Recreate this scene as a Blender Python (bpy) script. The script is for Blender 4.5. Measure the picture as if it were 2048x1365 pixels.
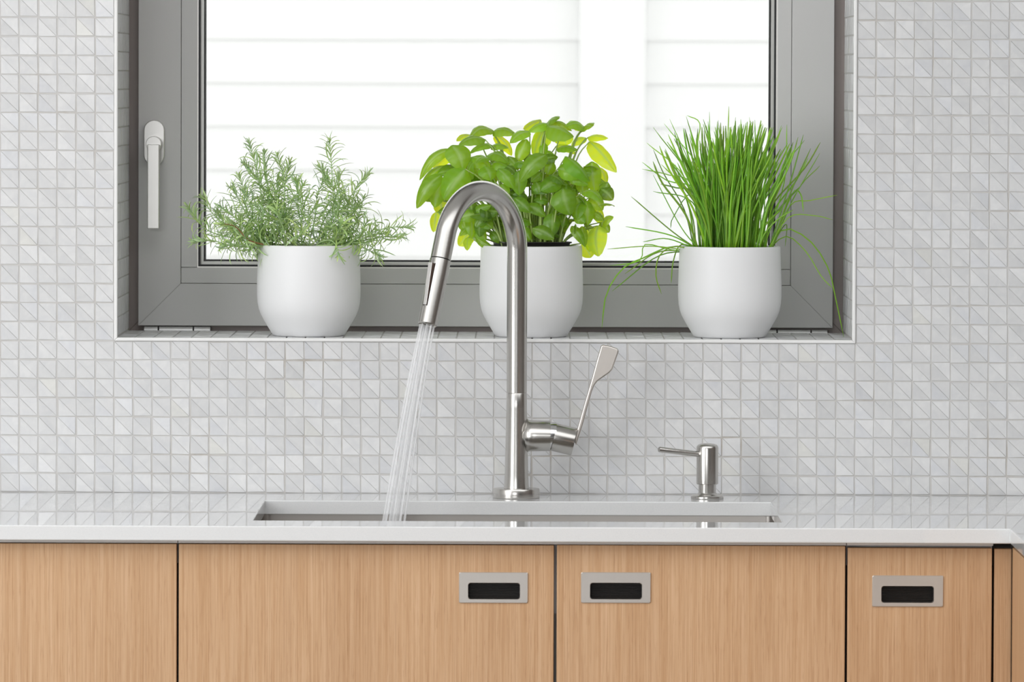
import bpy, math, random
from mathutils import Vector, Matrix
from math import sin, cos, pi, sqrt

# ------------------------------------------------------------------ camera, world, lights, exposure
SC = bpy.context.scene
COL = SC.collection
for o in list(bpy.data.objects):
    bpy.data.objects.remove(o)

FPX, CAM_D, CAM_Z = 12480.0, 8.2, 1.4415
PITCH, YAW, ROLL = 517.0 / FPX, 16.0 / FPX, 0.0036
CROT = (Matrix.Rotation(YAW, 3, 'Z') @ Matrix.Rotation(pi / 2 - PITCH, 3, 'X') @ Matrix.Rotation(ROLL, 3, 'Z'))
CLOC = Vector((0, -CAM_D, CAM_Z))
cd = bpy.data.cameras.new('camera')
cam = bpy.data.objects.new('camera', cd)
COL.objects.link(cam)
cam.matrix_world = Matrix.Translation(CLOC) @ CROT.to_4x4()
cd.sensor_width = 36.0
cd.lens = FPX * 36.0 / 2048.0
cd.clip_end = 200
cd.dof.use_dof = True
cd.dof.focus_distance = 8.15
cd.dof.aperture_fstop = 14.0
SC.camera = cam


def P(px, py, Y):
    """world point on the vertical plane at depth Y that a photograph pixel shows (used to measure real positions)"""
    d = CROT @ Vector(((px - 1024.0) / FPX, -(py - 682.5) / FPX, -1.0))
    t = (Y - CLOC.y) / d.y
    return CLOC + d * t


SC.view_settings.view_transform = 'Standard'
SC.view_settings.look = 'None'
SC.view_settings.gamma = 1.0
SC.view_settings.use_curve_mapping = False
SC.view_settings.exposure = 0.0

w = bpy.data.worlds.new('overcast_sky')
SC.world = w
w.use_nodes = True
bg = w.node_tree.nodes['Background']
bg.inputs[0].default_value = (0.99, 0.99, 1.0, 1)
bg.inputs[1].default_value = 1.95


def area(name, loc, target, sx, sy, energy, color=(1, 1, 1)):
    l = bpy.data.lights.new(name, 'AREA')
    l.shape = 'RECTANGLE'
    l.size, l.size_y, l.energy, l.color = sx, sy, energy, color
    o = bpy.data.objects.new(name, l)
    COL.objects.link(o)
    o.location = loc
    o.rotation_euler = (Vector(target) - Vector(loc)).to_track_quat('-Z', 'Y').to_euler()
    return o


area('daylight_left_windows', (-2.85, -2.6, 1.6), (0.3, -0.2, 1.2), 2.6, 1.8, 91, (0.985, 0.99, 1.0))
area('daylight_rear_windows', (-1.4, -10.6, 2.2), (-0.4, 0.0, 1.2), 2.6, 0.75, 70, (0.97, 0.985, 1.0))
area('ceiling_fill', (0.5, -2.3, 2.58), (0.5, -2.2, 0), 4.6, 2.6, 62, (0.98, 0.99, 1.0))  # added fill panel, not a real lamp; widened for the spout's highlights


# ------------------------------------------------------------------ mesh helpers
class MB:
    def __init__(s):
        s.v, s.f, s.m = [], [], []

    def add(s, vs, fs, mi=0):
        n = len(s.v)
        s.v += [tuple(p) for p in vs]
        for f in fs:
            s.f.append(tuple(i + n for i in f))
            s.m.append(mi)
        return s

    def box(s, x0, x1, y0, y1, z0, z1, mi=0):
        vs = [(x0, y0, z0), (x1, y0, z0), (x1, y1, z0), (x0, y1, z0), (x0, y0, z1), (x1, y0, z1), (x1, y1, z1), (x0, y1, z1)]
        fs = [(0, 3, 2, 1), (4, 5, 6, 7), (0, 1, 5, 4), (1, 2, 6, 5), (2, 3, 7, 6), (3, 0, 4, 7)]
        return s.add(vs, fs, mi)

    def prism(s, poly, y0, y1, mi=0):
        """polygon of (x,z) points extruded along Y; poly counter-clockwise seen from -Y"""
        n = len(poly)
        vs = [(x, y0, z) for x, z in poly] + [(x, y1, z) for x, z in poly]
        fs = [tuple(range(n)), tuple(range(2 * n - 1, n - 1, -1))]
        for i in range(n):
            j = (i + 1) % n
            fs.append((j, i, i + n, j + n))
        return s.add(vs, fs, mi)

    def tube(s, pts, rad, n=16, caps=True, mi=0):
        pts = [Vector(p) for p in pts]
        if not hasattr(rad, '__len__'):
            rad = [rad] * len(pts)
        rings, ref = [], None
        for i, p in enumerate(pts):
            t = (pts[min(i + 1, len(pts) - 1)] - pts[max(i - 1, 0)]).normalized()
            if ref is None:
                ref = Vector((0, 0, 1)) if abs(t.z) < 0.9 else Vector((0, 1, 0))
            a = (ref - t * ref.dot(t)).normalized()
            ref = a
            b = t.cross(a)
            rings.append([p + (a * cos(2 * pi * k / n) + b * sin(2 * pi * k / n)) * rad[i] for k in range(n)])
        vs = [q for r in rings for q in r]
        fs = []
        for i in range(len(pts) - 1):
            for k in range(n):
                k2 = (k + 1) % n
                fs.append((i * n + k, i * n + k2, (i + 1) * n + k2, (i + 1) * n + k))
        if caps:
            fs.append(tuple(range(n - 1, -1, -1)))
            e = (len(pts) - 1) * n
            fs.append(tuple(range(e, e + n)))
        return s.add(vs, fs, mi)

    def lathe(s, prof, origin, axis=(0, 0, 1), n=48, mi=0, closed_ends=True):
        """prof: list of (radius, distance along axis)"""
        o, ax = Vector(origin), Vector(axis).normalized()
        a = ax.orthogonal().normalized()
        if abs(ax.z) > 0.99:
            a = Vector((1, 0, 0))
        b = ax.cross(a)
        vs, fs = [], []
        for r, h in prof:
            for k in range(n):
                vs.append(o + ax * h + (a * cos(2 * pi * k / n) + b * sin(2 * pi * k / n)) * r)
        for i in range(len(prof) - 1):
            for k in range(n):
                k2 = (k + 1) % n
                fs.append((i * n + k, i * n + k2, (i + 1) * n + k2, (i + 1) * n + k))
        if closed_ends:
            fs.append(tuple(range(n - 1, -1, -1)))
            e = (len(prof) - 1) * n
            fs.append(tuple(range(e, e + n)))
        return s.add(vs, fs, mi)

    def slab(s, us, vs_, keep, w0, w1, axes='XYZ', mi=0):
        """grid slab over us x vs_ (cells where keep(i,j)), thickness w0..w1; axes tells where u,v,w go"""
        idx = {}
        out = []

        def vid(i, j, k):
            if (i, j, k) not in idx:
                c = {'u': us[i], 'v': vs_[j], 'w': (w0, w1)[k]}
                d = dict(zip(axes, ('u', 'v', 'w')))
                out.append((c[d['X']], c[d['Y']], c[d['Z']]))
                idx[(i, j, k)] = len(out) - 1
            return idx[(i, j, k)]
        nu, nv = len(us) - 1, len(vs_) - 1
        ok = lambda i, j: 0 <= i < nu and 0 <= j < nv and keep(i, j)
        fs = []
        for i in range(nu):
            for j in range(nv):
                if not ok(i, j):
                    continue
                fs.append((vid(i, j, 1), vid(i + 1, j, 1), vid(i + 1, j + 1, 1), vid(i, j + 1, 1)))
                fs.append((vid(i, j, 0), vid(i, j + 1, 0), vid(i + 1, j + 1, 0), vid(i + 1, j, 0)))
                for di, dj, a, b in ((-1, 0, (i, j), (i, j + 1)), (1, 0, (i + 1, j + 1), (i + 1, j)), (0, -1, (i + 1, j), (i, j)), (0, 1, (i, j + 1), (i + 1, j + 1))):
                    if not ok(i + di, j + dj):
                        fs.append((vid(a[0], a[1], 0), vid(a[0], a[1], 1), vid(b[0], b[1], 1), vid(b[0], b[1], 0)))
        return s.add(out, fs, mi)

    def mesh(s, name, mats, smooth=None, fixn=True):
        me = bpy.data.meshes.new(name)
        me.from_pydata(s.v, [], s.f)
        if not isinstance(mats, (list, tuple)):
            mats = [mats]
        for m in mats:
            me.materials.append(m)
        if any(s.m):
            me.polygons.foreach_set('material_index', s.m)
        if fixn:
            import bmesh
            bm = bmesh.new()
            bm.from_mesh(me)
            bmesh.ops.recalc_face_normals(bm, faces=bm.faces)
            bm.to_mesh(me)
            bm.free()
        if smooth == 'all':
            me.shade_smooth()
        elif smooth:
            me.shade_smooth()
            me.set_sharp_from_angle(angle=math.radians(smooth))
        me.update()
        return me

    def obj(s, name, mats, parent=None, smooth=None, bevel=None, fixn=True, seg=2):
        o = bpy.data.objects.new(name, s.mesh(name, mats, smooth, fixn))
        COL.objects.link(o)
        if parent is not None:
            put(o, parent)
        if bevel:
            b = o.modifiers.new('bevel', 'BEVEL')
            b.width, b.segments, b.limit_method, b.angle_limit = bevel, seg, 'ANGLE', math.radians(35)
            b.harden_normals = False
        return o


def wloc(p):
    v = Vector((0, 0, 0))
    while p is not None:
        v += p.location + p.matrix_parent_inverse.translation
        p = p.parent
    return v


def put(o, parent):
    o.parent = parent
    o.matrix_parent_inverse = Matrix.Translation(-wloc(parent))


def tag(o, label=None, cat=None, group=None, kind=None):
    for k, v in (('label', label), ('category', cat), ('group', group), ('kind', kind)):
        if v:
            o[k] = v
    return o


def empty(name, loc=(0, 0, 0)):
    o = bpy.data.objects.new(name, None)
    COL.objects.link(o)
    o.location = loc
    o.empty_display_size = 0.05
    return o


# ------------------------------------------------------------------ materials
class N:
    def __init__(s, name):
        s.m = bpy.data.materials.new(name)
        s.m.use_nodes = True
        s.t = s.m.node_tree
        s.b = s.t.nodes['Principled BSDF']
        s.out = s.t.nodes['Material Output']

    def n(s, kind, **kw):
        x = s.t.nodes.new(kind)
        for k, v in kw.items():
            if k.startswith('i_'):
                x.inputs[k[2:].replace('_', ' ')].default_value = v
            else:
                setattr(x, k, v)
        return x

    def l(s, a, b):
        s.t.links.new(a, b)


def simple(name, col, rough=0.5, metal=0.0, spec=None, bump=None, **kw):
    a = N(name)
    a.b.inputs['Base Color'].default_value = (*col, 1)
    a.b.inputs['Roughness'].default_value = rough
    a.b.inputs['Metallic'].default_value = metal
    if spec is not None:
        a.b.inputs['Specular IOR Level'].default_value = spec
    if bump:
        tc = a.n('ShaderNodeTexCoord')
        mp = a.n('ShaderNodeMapping')
        mp.inputs['Scale'].default_value = bump[0]
        nz = a.n('ShaderNodeTexNoise', i_Scale=1.0, i_Detail=3.0)
        bp = a.n('ShaderNodeBump', i_Strength=bump[1], i_Distance=bump[2])
        a.l(tc.outputs['Object'], mp.inputs[0])
        a.l(mp.outputs[0], nz.inputs['Vector'])
        a.l(nz.outputs[0], bp.inputs['Height'])
        a.l(bp.outputs[0], a.b.inputs['Normal'])
    return a.m


def ramp(a, fac, stops):
    r = a.n('ShaderNodeValToRGB')
    e = r.color_ramp.elements
    e[0].position, e[0].color = stops[0][0], (*stops[0][1], 1)
    e[1].position, e[1].color = stops[-1][0], (*stops[-1][1], 1)
    for p, c in stops[1:-1]:
        q = e.new(p)
        q.color = (*c, 1)
    a.l(fac, r.inputs[0])
    return r.outputs[0]


def mix(a, fac, c1, c2, mode='MIX'):
    x = a.n('ShaderNodeMix', data_type='RGBA', blend_type=mode)
    if isinstance(fac, (int, float)):
        x.inputs[0].default_value = fac
    else:
        a.l(fac, x.inputs[0])
    for c, i in ((c1, 6), (c2, 7)):
        if isinstance(c, tuple):
            x.inputs[i].default_value = (*c, 1)
        else:
            a.l(c, x.inputs[i])
    return x.outputs[2]


def mk_wood():
    a = N('pale_oak_veneer')
    tc = a.n('ShaderNodeTexCoord')
    outs = []
    for sc, det in (((600, 600, 8.0), 3.0), ((190, 190, 2.6), 3.0), ((900, 900, 30), 2.0), ((9, 9, 0.6), 2.0)):
        mp = a.n('ShaderNodeMapping')
        mp.inputs['Scale'].default_value = sc
        nz = a.n('ShaderNodeTexNoise', i_Scale=1.0, i_Detail=det, i_Roughness=0.6, i_Distortion=0.25)
        a.l(tc.outputs['Object'], mp.inputs[0])
        a.l(mp.outputs[0], nz.inputs['Vector'])
        outs.append(nz.outputs[0])
    c1 = ramp(a, outs[0], [(0.32, (0.43, 0.235, 0.112)), (0.5, (0.565, 0.345, 0.19)), (0.68, (0.65, 0.43, 0.27))])
    c2 = ramp(a, outs[1], [(0.32, (0.50, 0.29, 0.15)), (0.68, (0.64, 0.43, 0.275))])
    c = mix(a, 0.42, c1, c2)
    pore = ramp(a, outs[2], [(0.30, (0.84, 0.78, 0.72)), (0.42, (1, 1, 1))])
    c = mix(a, 1.0, c, pore, 'MULTIPLY')
    tone = ramp(a, outs[3], [(0.35, (0.96, 0.94, 0.92)), (0.65, (1.04, 1.04, 1.04))])
    c = mix(a, 1.0, c, tone, 'MULTIPLY')
    c = mix(a, 1.0, c, (0.985, 0.985, 0.95), 'MULTIPLY')
    a.l(c, a.b.inputs['Base Color'])
    a.b.inputs['Roughness'].default_value = 0.5
    bp = a.n('ShaderNodeBump', i_Strength=0.25, i_Distance=0.0003)
    a.l(outs[0], bp.inputs['Height'])
    a.l(bp.outputs[0], a.b.inputs['Normal'])
    return a.m


def mk_tile():
    a = N('shell_mosaic_tile')
    at = a.n('ShaderNodeAttribute', attribute_name='tint')
    tc = a.n('ShaderNodeTexCoord')
    geo = a.n('ShaderNodeNewGeometry')
    nz = a.n('ShaderNodeTexNoise', i_Scale=70.0, i_Detail=3.0, i_Roughness=0.55, i_Distortion=0.6)
    a.l(geo.outputs['Position'], nz.inputs['Vector'])
    cl = ramp(a, nz.outputs[0], [(0.3, (0.94, 0.945, 0.955)), (0.5, (0.985, 0.985, 0.985)), (0.72, (1.04, 1.04, 1.035))])
    c = mix(a, 1.0, at.outputs['Color'], cl, 'MULTIPLY')
    a.l(c, a.b.inputs['Base Color'])
    a.b.inputs['Roughness'].default_value = 0.32
    a.b.inputs['Specular IOR Level'].default_value = 0.4
    a.b.inputs['Coat Weight'].default_value = 0.1
    return a.m


def mk_grout():
    a = N('pale_grout')
    geo = a.n('ShaderNodeNewGeometry')
    nz = a.n('ShaderNodeTexNoise', i_Scale=9.0, i_Detail=5.0, i_Roughness=0.65)
    a.l(geo.outputs['Position'], nz.inputs['Vector'])
    c = ramp(a, nz.outputs[0], [(0.33, (0.60, 0.595, 0.585)), (0.58, (0.56, 0.545, 0.525)), (0.74, (0.43, 0.39, 0.34))])
    a.l(c, a.b.inputs['Base Color'])
    a.b.inputs['Roughness'].default_value = 0.8
    return a.m


def mk_quartz():
    a = N('white_quartz')
    geo = a.n('ShaderNodeNewGeometry')
    nz = a.n('ShaderNodeTexNoise', i_Scale=900.0, i_Detail=2.0)
    a.l(geo.outputs['Position'], nz.inputs['Vector'])
    c = ramp(a, nz.outputs[0], [(0.3, (0.71, 0.72, 0.725)), (0.6, (0.75, 0.755, 0.755))])
    a.l(c, a.b.inputs['Base Color'])
    a.b.inputs['Roughness'].default_value = 0.012
    a.b.inputs['IOR'].default_value = 1.62
    return a.m


def mk_steel(name, col=(0.58, 0.565, 0.54), rough=0.24, sc=(40, 40, 900), st=0.06):
    return simple(name, col, rough, 1.0, bump=(sc, st, 0.0004))


def mk_leaf(name, top, under, trans, tfac, rough, vein=None):
    a = N(name)
    geo = a.n('ShaderNodeNewGeometry')
    at = a.n('ShaderNodeAttribute', attribute_name='leaf_tone')
    c = mix(a, geo.outputs['Backfacing'], top, under)
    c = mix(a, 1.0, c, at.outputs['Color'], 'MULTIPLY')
    tcol = mix(a, 1.0, trans, at.outputs['Color'], 'MULTIPLY')
    a.b.inputs['Sheen Weight'].default_value = 0.35 if vein else 0.15
    a.b.inputs['Sheen Roughness'].default_value = 0.35
    a.b.inputs['Sheen Tint'].default_value = (0.88, 0.93, 1.0, 1)  # bluish tint: the sky's reflection on leaf tops put into the sheen colour
    if vein:
        uv = a.n('ShaderNodeAttribute', attribute_name='leaf_vein')
        c = mix(a, uv.outputs['Fac'], c, vein)
        tcol = mix(a, uv.outputs['Fac'], tcol, (0.80, 0.95, 0.35))
        nz = a.n('ShaderNodeTexNoise', i_Scale=160.0, i_Detail=3.0)
        a.l(geo.outputs['Position'], nz.inputs['Vector'])
        bp = a.n('ShaderNodeBump', i_Strength=0.35, i_Distance=0.001)
        a.l(nz.outputs[0], bp.inputs['Height'])
        a.l(bp.outputs[0], a.b.inputs['Normal'])
    a.l(c, a.b.inputs['Base Color'])
    a.b.inputs['Roughness'].default_value = rough
    a.b.inputs['Specular IOR Level'].default_value = 0.8
    tr = a.n('ShaderNodeBsdfTranslucent')
    a.l(tcol, tr.inputs['Color'])
    mx = a.n('ShaderNodeMixShader')
    mx.inputs[0].default_value = tfac
    a.l(a.b.outputs[0], mx.inputs[1])
    a.l(tr.outputs[0], mx.inputs[2])
    a.l(mx.outputs[0], a.out.inputs['Surface'])
    return a.m


def mk_glass():
    a = N('clear_window_glass')
    tr = a.n('ShaderNodeBsdfTransparent')
    tr.inputs[0].default_value = (0.985, 0.99, 0.985, 1)
    gl = a.n('ShaderNodeBsdfGlossy')
    gl.inputs['Roughness'].default_value = 0.0
    fr = a.n('ShaderNodeFresnel')
    fr.inputs[0].default_value = 1.45
    mx = a.n('ShaderNodeMixShader')
    a.l(fr.outputs[0], mx.inputs[0])
    a.l(tr.outputs[0], mx.inputs[1])
    a.l(gl.outputs[0], mx.inputs[2])
    a.l(mx.outputs[0], a.out.inputs['Surface'])
    return a.m


def mk_water():
    a = N('aerated_water')
    a.b.inputs['Base Color'].default_value = (0.97, 0.98, 0.99, 1)
    a.b.inputs['Roughness'].default_value = 0.45
    tr = a.n('ShaderNodeBsdfTransparent')
    mx = a.n('ShaderNodeMixShader')
    mx.inputs[0].default_value = 0.32
    a.l(tr.outputs[0], mx.inputs[1])
    a.l(a.b.outputs[0], mx.inputs[2])
    a.l(mx.outputs[0], a.out.inputs['Surface'])
    return a.m


M = dict(
    wood=mk_wood(), tile=mk_tile(), grout=mk_grout(), quartz=mk_quartz(),
    steel=mk_steel('brushed_steel'),
    steel_h=mk_steel('brushed_steel_plate', (0.66, 0.62, 0.58), 0.36, (30, 30, 1500), 0.04),
    sink=mk_steel('sink_steel', (0.58, 0.55, 0.52), 0.3, (300, 30, 30), 0.05),
    chrome=simple('polished_chrome', (0.72, 0.72, 0.73), 0.12, 1.0),
    dark=simple('dark_gap', (0.02, 0.018, 0.016), 0.6),
    rib=simple('black_ribbed_plastic', (0.012, 0.010, 0.009), 0.35),
    carcass=simple('cabinet_carcass', (0.30, 0.26, 0.24), 0.6),
    rail=simple('grey_metal_rail', (0.72, 0.71, 0.70), 0.4, 0.0),
    paint=simple('white_wall_paint', (0.80, 0.80, 0.79), 0.7, bump=((60, 60, 60), 0.1, 0.001)),
    warm=simple('taupe_wall_paint', (0.62, 0.60, 0.58), 0.7, bump=((60, 60, 60), 0.1, 0.001)),
    brown=simple('deep_taupe_reflected_wall', (0.16, 0.132, 0.115), 0.6, bump=((60, 60, 60), 0.1, 0.001)),  # dark tone added to reflect in the steel as unseen brown furniture
    ceil=simple('ceiling_paint', (0.82, 0.82, 0.81), 0.8, bump=((40, 40, 40), 0.1, 0.001)),
    trimw=simple('white_edge_trim', (0.84, 0.84, 0.83), 0.35),
    alu=simple('grey_coated_frame', (0.57, 0.565, 0.56), 0.42, bump=((300, 300, 300), 0.04, 0.0002)),
    frame=simple('brown_grey_frame', (0.33, 0.285, 0.27), 0.5, bump=((300, 300, 300), 0.04, 0.0002)),
    side=simple('dark_reflection_side', (0.10, 0.06, 0.045), 0.35),  # dark reflection on the steel button's sides, put into the colour
    gasket=simple('black_gasket', (0.012, 0.012, 0.014), 0.5),
    spacer=simple('aluminium_spacer', (0.80, 0.78, 0.76), 0.35, 0.3),
    handle=simple('satin_silver', (0.72, 0.71, 0.69), 0.34, 0.75),
    hinge=simple('grey_hinge_metal', (0.55, 0.55, 0.55), 0.35, 0.5),
    glass=mk_glass(),
    pot=simple('matte_white_ceramic', (0.84, 0.845, 0.85), 0.42, spec=0.35, bump=((90, 90, 90), 0.05, 0.0005)),
    soil=simple('potting_soil', (0.035, 0.024, 0.017), 0.95, bump=((400, 400, 400), 1.0, 0.003)),
    black=simple('black_nursery_plastic', (0.015, 0.014, 0.014), 0.4),
    siding=simple('white_painted_siding', (0.86, 0.86, 0.86), 0.6, bump=((3, 3, 120), 0.1, 0.001)),
    ground=simple('pale_gravel_ground', (0.45, 0.45, 0.43), 0.9, bump=((30, 30, 30), 0.6, 0.01)),
    basil=mk_leaf('basil_leaf', (0.13, 0.36, 0.025), (0.24, 0.47, 0.07), (0.78, 1.0, 0.03), 0.52, 0.30, (0.42, 0.62, 0.20)),
    rosemary=mk_leaf('lavender_leaf', (0.38, 0.51, 0.36), (0.46, 0.64, 0.30), (0.60, 0.85, 0.28), 0.34, 0.42),
    chive=mk_leaf('chive_blade', (0.21, 0.52, 0.03), (0.21, 0.52, 0.03), (0.62, 1.0, 0.06), 0.36, 0.34),
    stem=simple('pale_green_stem', (0.34, 0.46, 0.14), 0.5, bump=((400, 400, 40), 0.2, 0.0005)),
    stemb=simple('brown_woody_stem', (0.30, 0.13, 0.06), 0.7, bump=((400, 400, 40), 0.4, 0.0005)),
    stemg=simple('soft_green_stem', (0.40, 0.56, 0.26), 0.6, bump=((400, 400, 40), 0.2, 0.0005)),
    water=mk_water(),
    floorwood=simple('warm_floor_boards', (0.40, 0.40, 0.395), 0.35, bump=((4, 60, 4), 0.1, 0.001)),
    darkwood=simple('dark_walnut', (0.10, 0.055, 0.035), 0.4, bump=((80, 80, 3), 0.2, 0.001)),
)

# ------------------------------------------------------------------ reference planes
T = 0.025                                   # mosaic pitch
X0 = P(38.1, 860, 0).x
CT = 0.90                                   # worktop height
xL, xR = X0 + 5 * T, X0 + 44 * T            # window opening in the tiled wall
zB, zT = CT + 8 * T, CT + 50 * T
RX0, RX1, RY0, RH = -3.0, 3.0, -11.0, 2.62  # room
REV = 0.275                                 # depth of the window reveal

# ------------------------------------------------------------------ shell
wall = MB().slab([RX0, xL, xR, RX1], [0, zB, zT, RH], lambda i, j: not (i == 1 and j == 1), 0.0, REV + 0.05, 'XZY').obj('wall_back', M['grout'])
tag(wall, kind='structure')
tag(MB().box(RX0, RX1, RY0, REV + 0.05, -0.1, 0).obj('floor', M['floorwood']), kind='structure')
tag(MB().box(RX0, RX1, RY0, REV + 0.05, RH, RH + 0.12).obj('ceiling', M['ceil']), kind='structure')
tag(MB().box(RX0 - 0.15, RX0, RY0, REV + 0.05, -0.1, RH + 0.12).obj('wall_left', M['paint']), kind='structure')
tag(MB().box(RX1, RX1 + 0.15, RY0, REV + 0.05, -0.1, RH + 0.12).obj('wall_right', M['brown']), kind='structure')
tag(MB().box(RX0 - 0.15, RX1 + 0.15, RY0 - 0.15, RY0, -0.1, RH + 0.12).obj('wall_rear', M['warm']), kind='structure')

# mosaic tiles: two bevelled shell triangles make one square tile
rnd = random.Random(5)


def tile_geo(size, thick, rn):
    """verts, faces and the half each face belongs to, centred at 0 in XZ, standing proud towards -Y"""
    h = size / 2
    ch = 0.0003
    g = 0.00012
    vs, fs, half = [], [], []
    for k, tri in enumerate((((-h, -h), (h - 2 * g, -h), (-h, h - 2 * g)), ((h, h), (-h + 2 * g, h), (h, -h + 2 * g)))):
        cx = sum(p[0] for p in tri) / 3
        cz = sum(p[1] for p in tri) / 3
        b = len(vs)
        tx, tz = rn.uniform(-.02, .02), rn.uniform(-.02, .02)
        for x, z in tri:
            vs.append((x, 0, z))
        for x, z in tri:
            vs.append((x, -thick + ch, z))
        for x, z in tri:
            f = 1 - ch * 2.2 / sqrt((x - cx) ** 2 + (z - cz) ** 2)
            xx, zz = cx + (x - cx) * f, cz + (z - cz) * f
            vs.append((xx, -thick + (xx - cx) * tx + (zz - cz) * tz, zz))
        fs.append((b + 6, b + 7, b + 8))
        for i in range(3):
            j = (i + 1) % 3
            fs.append((b + i, b + j, b + 3 + j, b + 3 + i))
            fs.append((b + 3 + i, b + 3 + j, b + 6 + j, b + 6 + i))
        half += [k] * 7
    return vs, fs, half


def tint(rn):
    v = rn.gauss(0.690, 0.026)
    v = max(0.62, min(0.79, v))
    t = rn.random()
    if t < 0.12:
        return (v * 0.985, v * 0.995, v * 1.02)
    if t > 0.98:
        return (v * 1.005, v * 1.002, v * 0.965)
    return (v, v * 1.002, v * 1.006)


def flip_diag(vs):
    # the joint runs from the upper left to the lower right of each tile
    return vs


def paint(me, cols):
    ca = me.color_attributes.new('tint', 'FLOAT_COLOR', 'CORNER')
    data = []
    for p, c in zip(me.polygons, cols):
        for _ in p.vertices:
            data += [c[0], c[1], c[2], 1.0]
    ca.data.foreach_set('color', data)


variants = []
for k in range(48):
    vs, fs, half = tile_geo(T - 0.0018 + rnd.uniform(-.0004, .0004), 0.0011, rnd)
    m = MB().add(vs, fs)
    me = m.mesh('tile', M['tile'])
    tt = (tint(rnd), tint(rnd))
    paint(me, [tt[h] for h in half])
    variants.append(me)

cells = []
for j in range(0, 68):
    for i in range(-38, 79):
        x, z = X0 + (i + 0.5) * T, CT + (j + 0.5) * T
        if xL < x < xR and zB < z < zT:
            continue
        if z > RH or x < RX0:
            continue
        cells.append((x, z, i, j))
# the 300 nearest the middle of the view are separate objects
below = sorted([c for c in cells if c[3] < 8 and -1 <= c[2] < 53], key=lambda c: (abs(c[2] - 24.5)))[:300]
own = set((c[2], c[3]) for c in below)
fieldm, fcols = MB(), []
for x, z, i, j in cells:
    jx, jz, an = rnd.gauss(0, 0.0003), rnd.gauss(0, 0.0003), rnd.gauss(0, 0.011)
    if (i, j) in own:
        o = bpy.data.objects.new('tile', rnd.choice(variants))
        COL.objects.link(o)
        o.location = (x + jx, 0.0004, z + jz)
        o.rotation_euler = (0, an, 0)
        o.parent = wall
    else:
        vs, fs, half = tile_geo(T - 0.0018 + rnd.uniform(-.0004, .0004), 0.0011, rnd)
        ca, sa = cos(an), sin(an)
        vs = [(x + jx + a * ca + c * sa, 0.0004 + b, z + jz - a * sa + c * ca) for a, b, c in vs]
        fieldm.add(vs, fs)
        tt = (tint(rnd), tint(rnd))
        fcols += [tt[h] for h in half]
fo = fieldm.obj('tile_field', M['tile'], wall)
paint(fo.data, fcols)
tag(fo, kind='stuff')

# reveal and sill faces carry the same mosaic
LIN = 0.0034
rev, rcols = MB(), []


def face_tile(cu, cv, map3):
    vs, fs, half = tile_geo(T - 0.0018, 0.0011, rnd)
    rev.add([map3(cu + a, -b, cv + c) for a, b, c in vs], fs)
    tt = (tint(rnd), tint(rnd))
    rcols.extend([tt[h] for h in half])


for a in range(10):
    yy = 0.007 + (a + 0.5) * T
    for k in range(39):
        face_tile(xL + (k + 0.5) * T, yy, lambda u, wv, v: (u, v, zB + LIN - 0.0011 + wv))
    for k in range(41):
        zz = zB + LIN + 0.002 + (k + 0.5) * T
        face_tile(yy, zz, lambda u, wv, v: (xL + LIN - 0.0011 + wv, u, v))
        face_tile(yy, zz, lambda u, wv, v: (xR - LIN + 0.0011 - wv, u, v))
rv = rev.obj('reveal_tiles', M['tile'], wall)
paint(rv.data, rcols)
tag(rv, kind='stuff')
lining = MB()
lining.box(xL, xR, 0.002, REV, zB, zB + LIN - 0.0011)
lining.box(xL, xL + LIN - 0.0011, 0.002, REV, zB, zT)
lining.box(xR - LIN + 0.0011, xR, 0.002, REV, zB, zT)
lining.obj('reveal_grout', M['grout'], wall)

tr = empty('trim_1', (xL, 0, zB))
tag(tr, kind='structure')
tw, ty0, ty1 = 0.0044, -0.0030, 0.006
MB().prism([(xL, zB), (xR, zB), (xR - tw, zB + tw), (xL + tw, zB + tw)], ty0, ty1).obj('trim_strip', M['trimw'], tr, bevel=0.0012)
MB().prism([(xL, zB), (xL + tw, zB + tw), (xL + tw, zT), (xL, zT)], ty0, ty1).obj('trim_strip', M['trimw'], tr, bevel=0.0012)
MB().prism([(xR, zB), (xR, zT), (xR - tw, zT), (xR - tw, zB + tw)], ty0, ty1).obj('trim_strip', M['trimw'], tr, bevel=0.0012)

# ------------------------------------------------------------------ window
YF, YS = 0.276, 0.262          # outer frame face, sash face
win = empty('window_1', ((xL + xR) / 2, YF, zB))
tag(win, kind='structure')
fb = 0.05
for poly in ([(xL, zB), (xR, zB), (xR - fb, zB + fb), (xL + fb, zB + fb)],
             [(xL, zB), (xL + fb, zB + fb), (xL + fb, zT - fb), (xL, zT)],
             [(xR, zB), (xR, zT), (xR - fb, zT - fb), (xR - fb, zB + fb)],
             [(xL, zT), (xL + fb, zT - fb), (xR - fb, zT - fb), (xR, zT)]):
    MB().prism(poly, YF, YF + 0.045).obj('outer_frame', M['frame'], win, bevel=0.0008)
sL, sR, sB = P(276.5, 400, YS).x, P(1667, 350, YS).x, P(950, 654, YS).z
sT = zT - 0.012
iL, iR, iB = P(361.5, 400, YS).x, P(1583, 300, YS).x, P(900, 569.5, YS).z
iT = sT - (iB - sB)
for nm, poly in (('sash_rail', [(sL, sB), (sR, sB), (iR, iB), (iL, iB)]), ('sash_stile', [(sL, sB), (iL, iB), (iL, iT), (sL, sT)]),
                 ('sash_stile', [(sR, sB), (sR, sT), (iR, iT), (iR, iB)]), ('sash_rail', [(sL, sT), (iL, iT), (iR, iT), (sR, sT)])):
    MB().prism(poly, YS, YF - 0.0006 + 0.03).obj(nm, M['alu'], win, bevel=0.0007)
gL, gR, gB = P(394, 400, YS).x, P(1554, 300, YS).x, P(900, 537.5, YS).z
gT = iT - (gB - iB)
e = 0.0005
YB = YS + 0.0015
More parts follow.
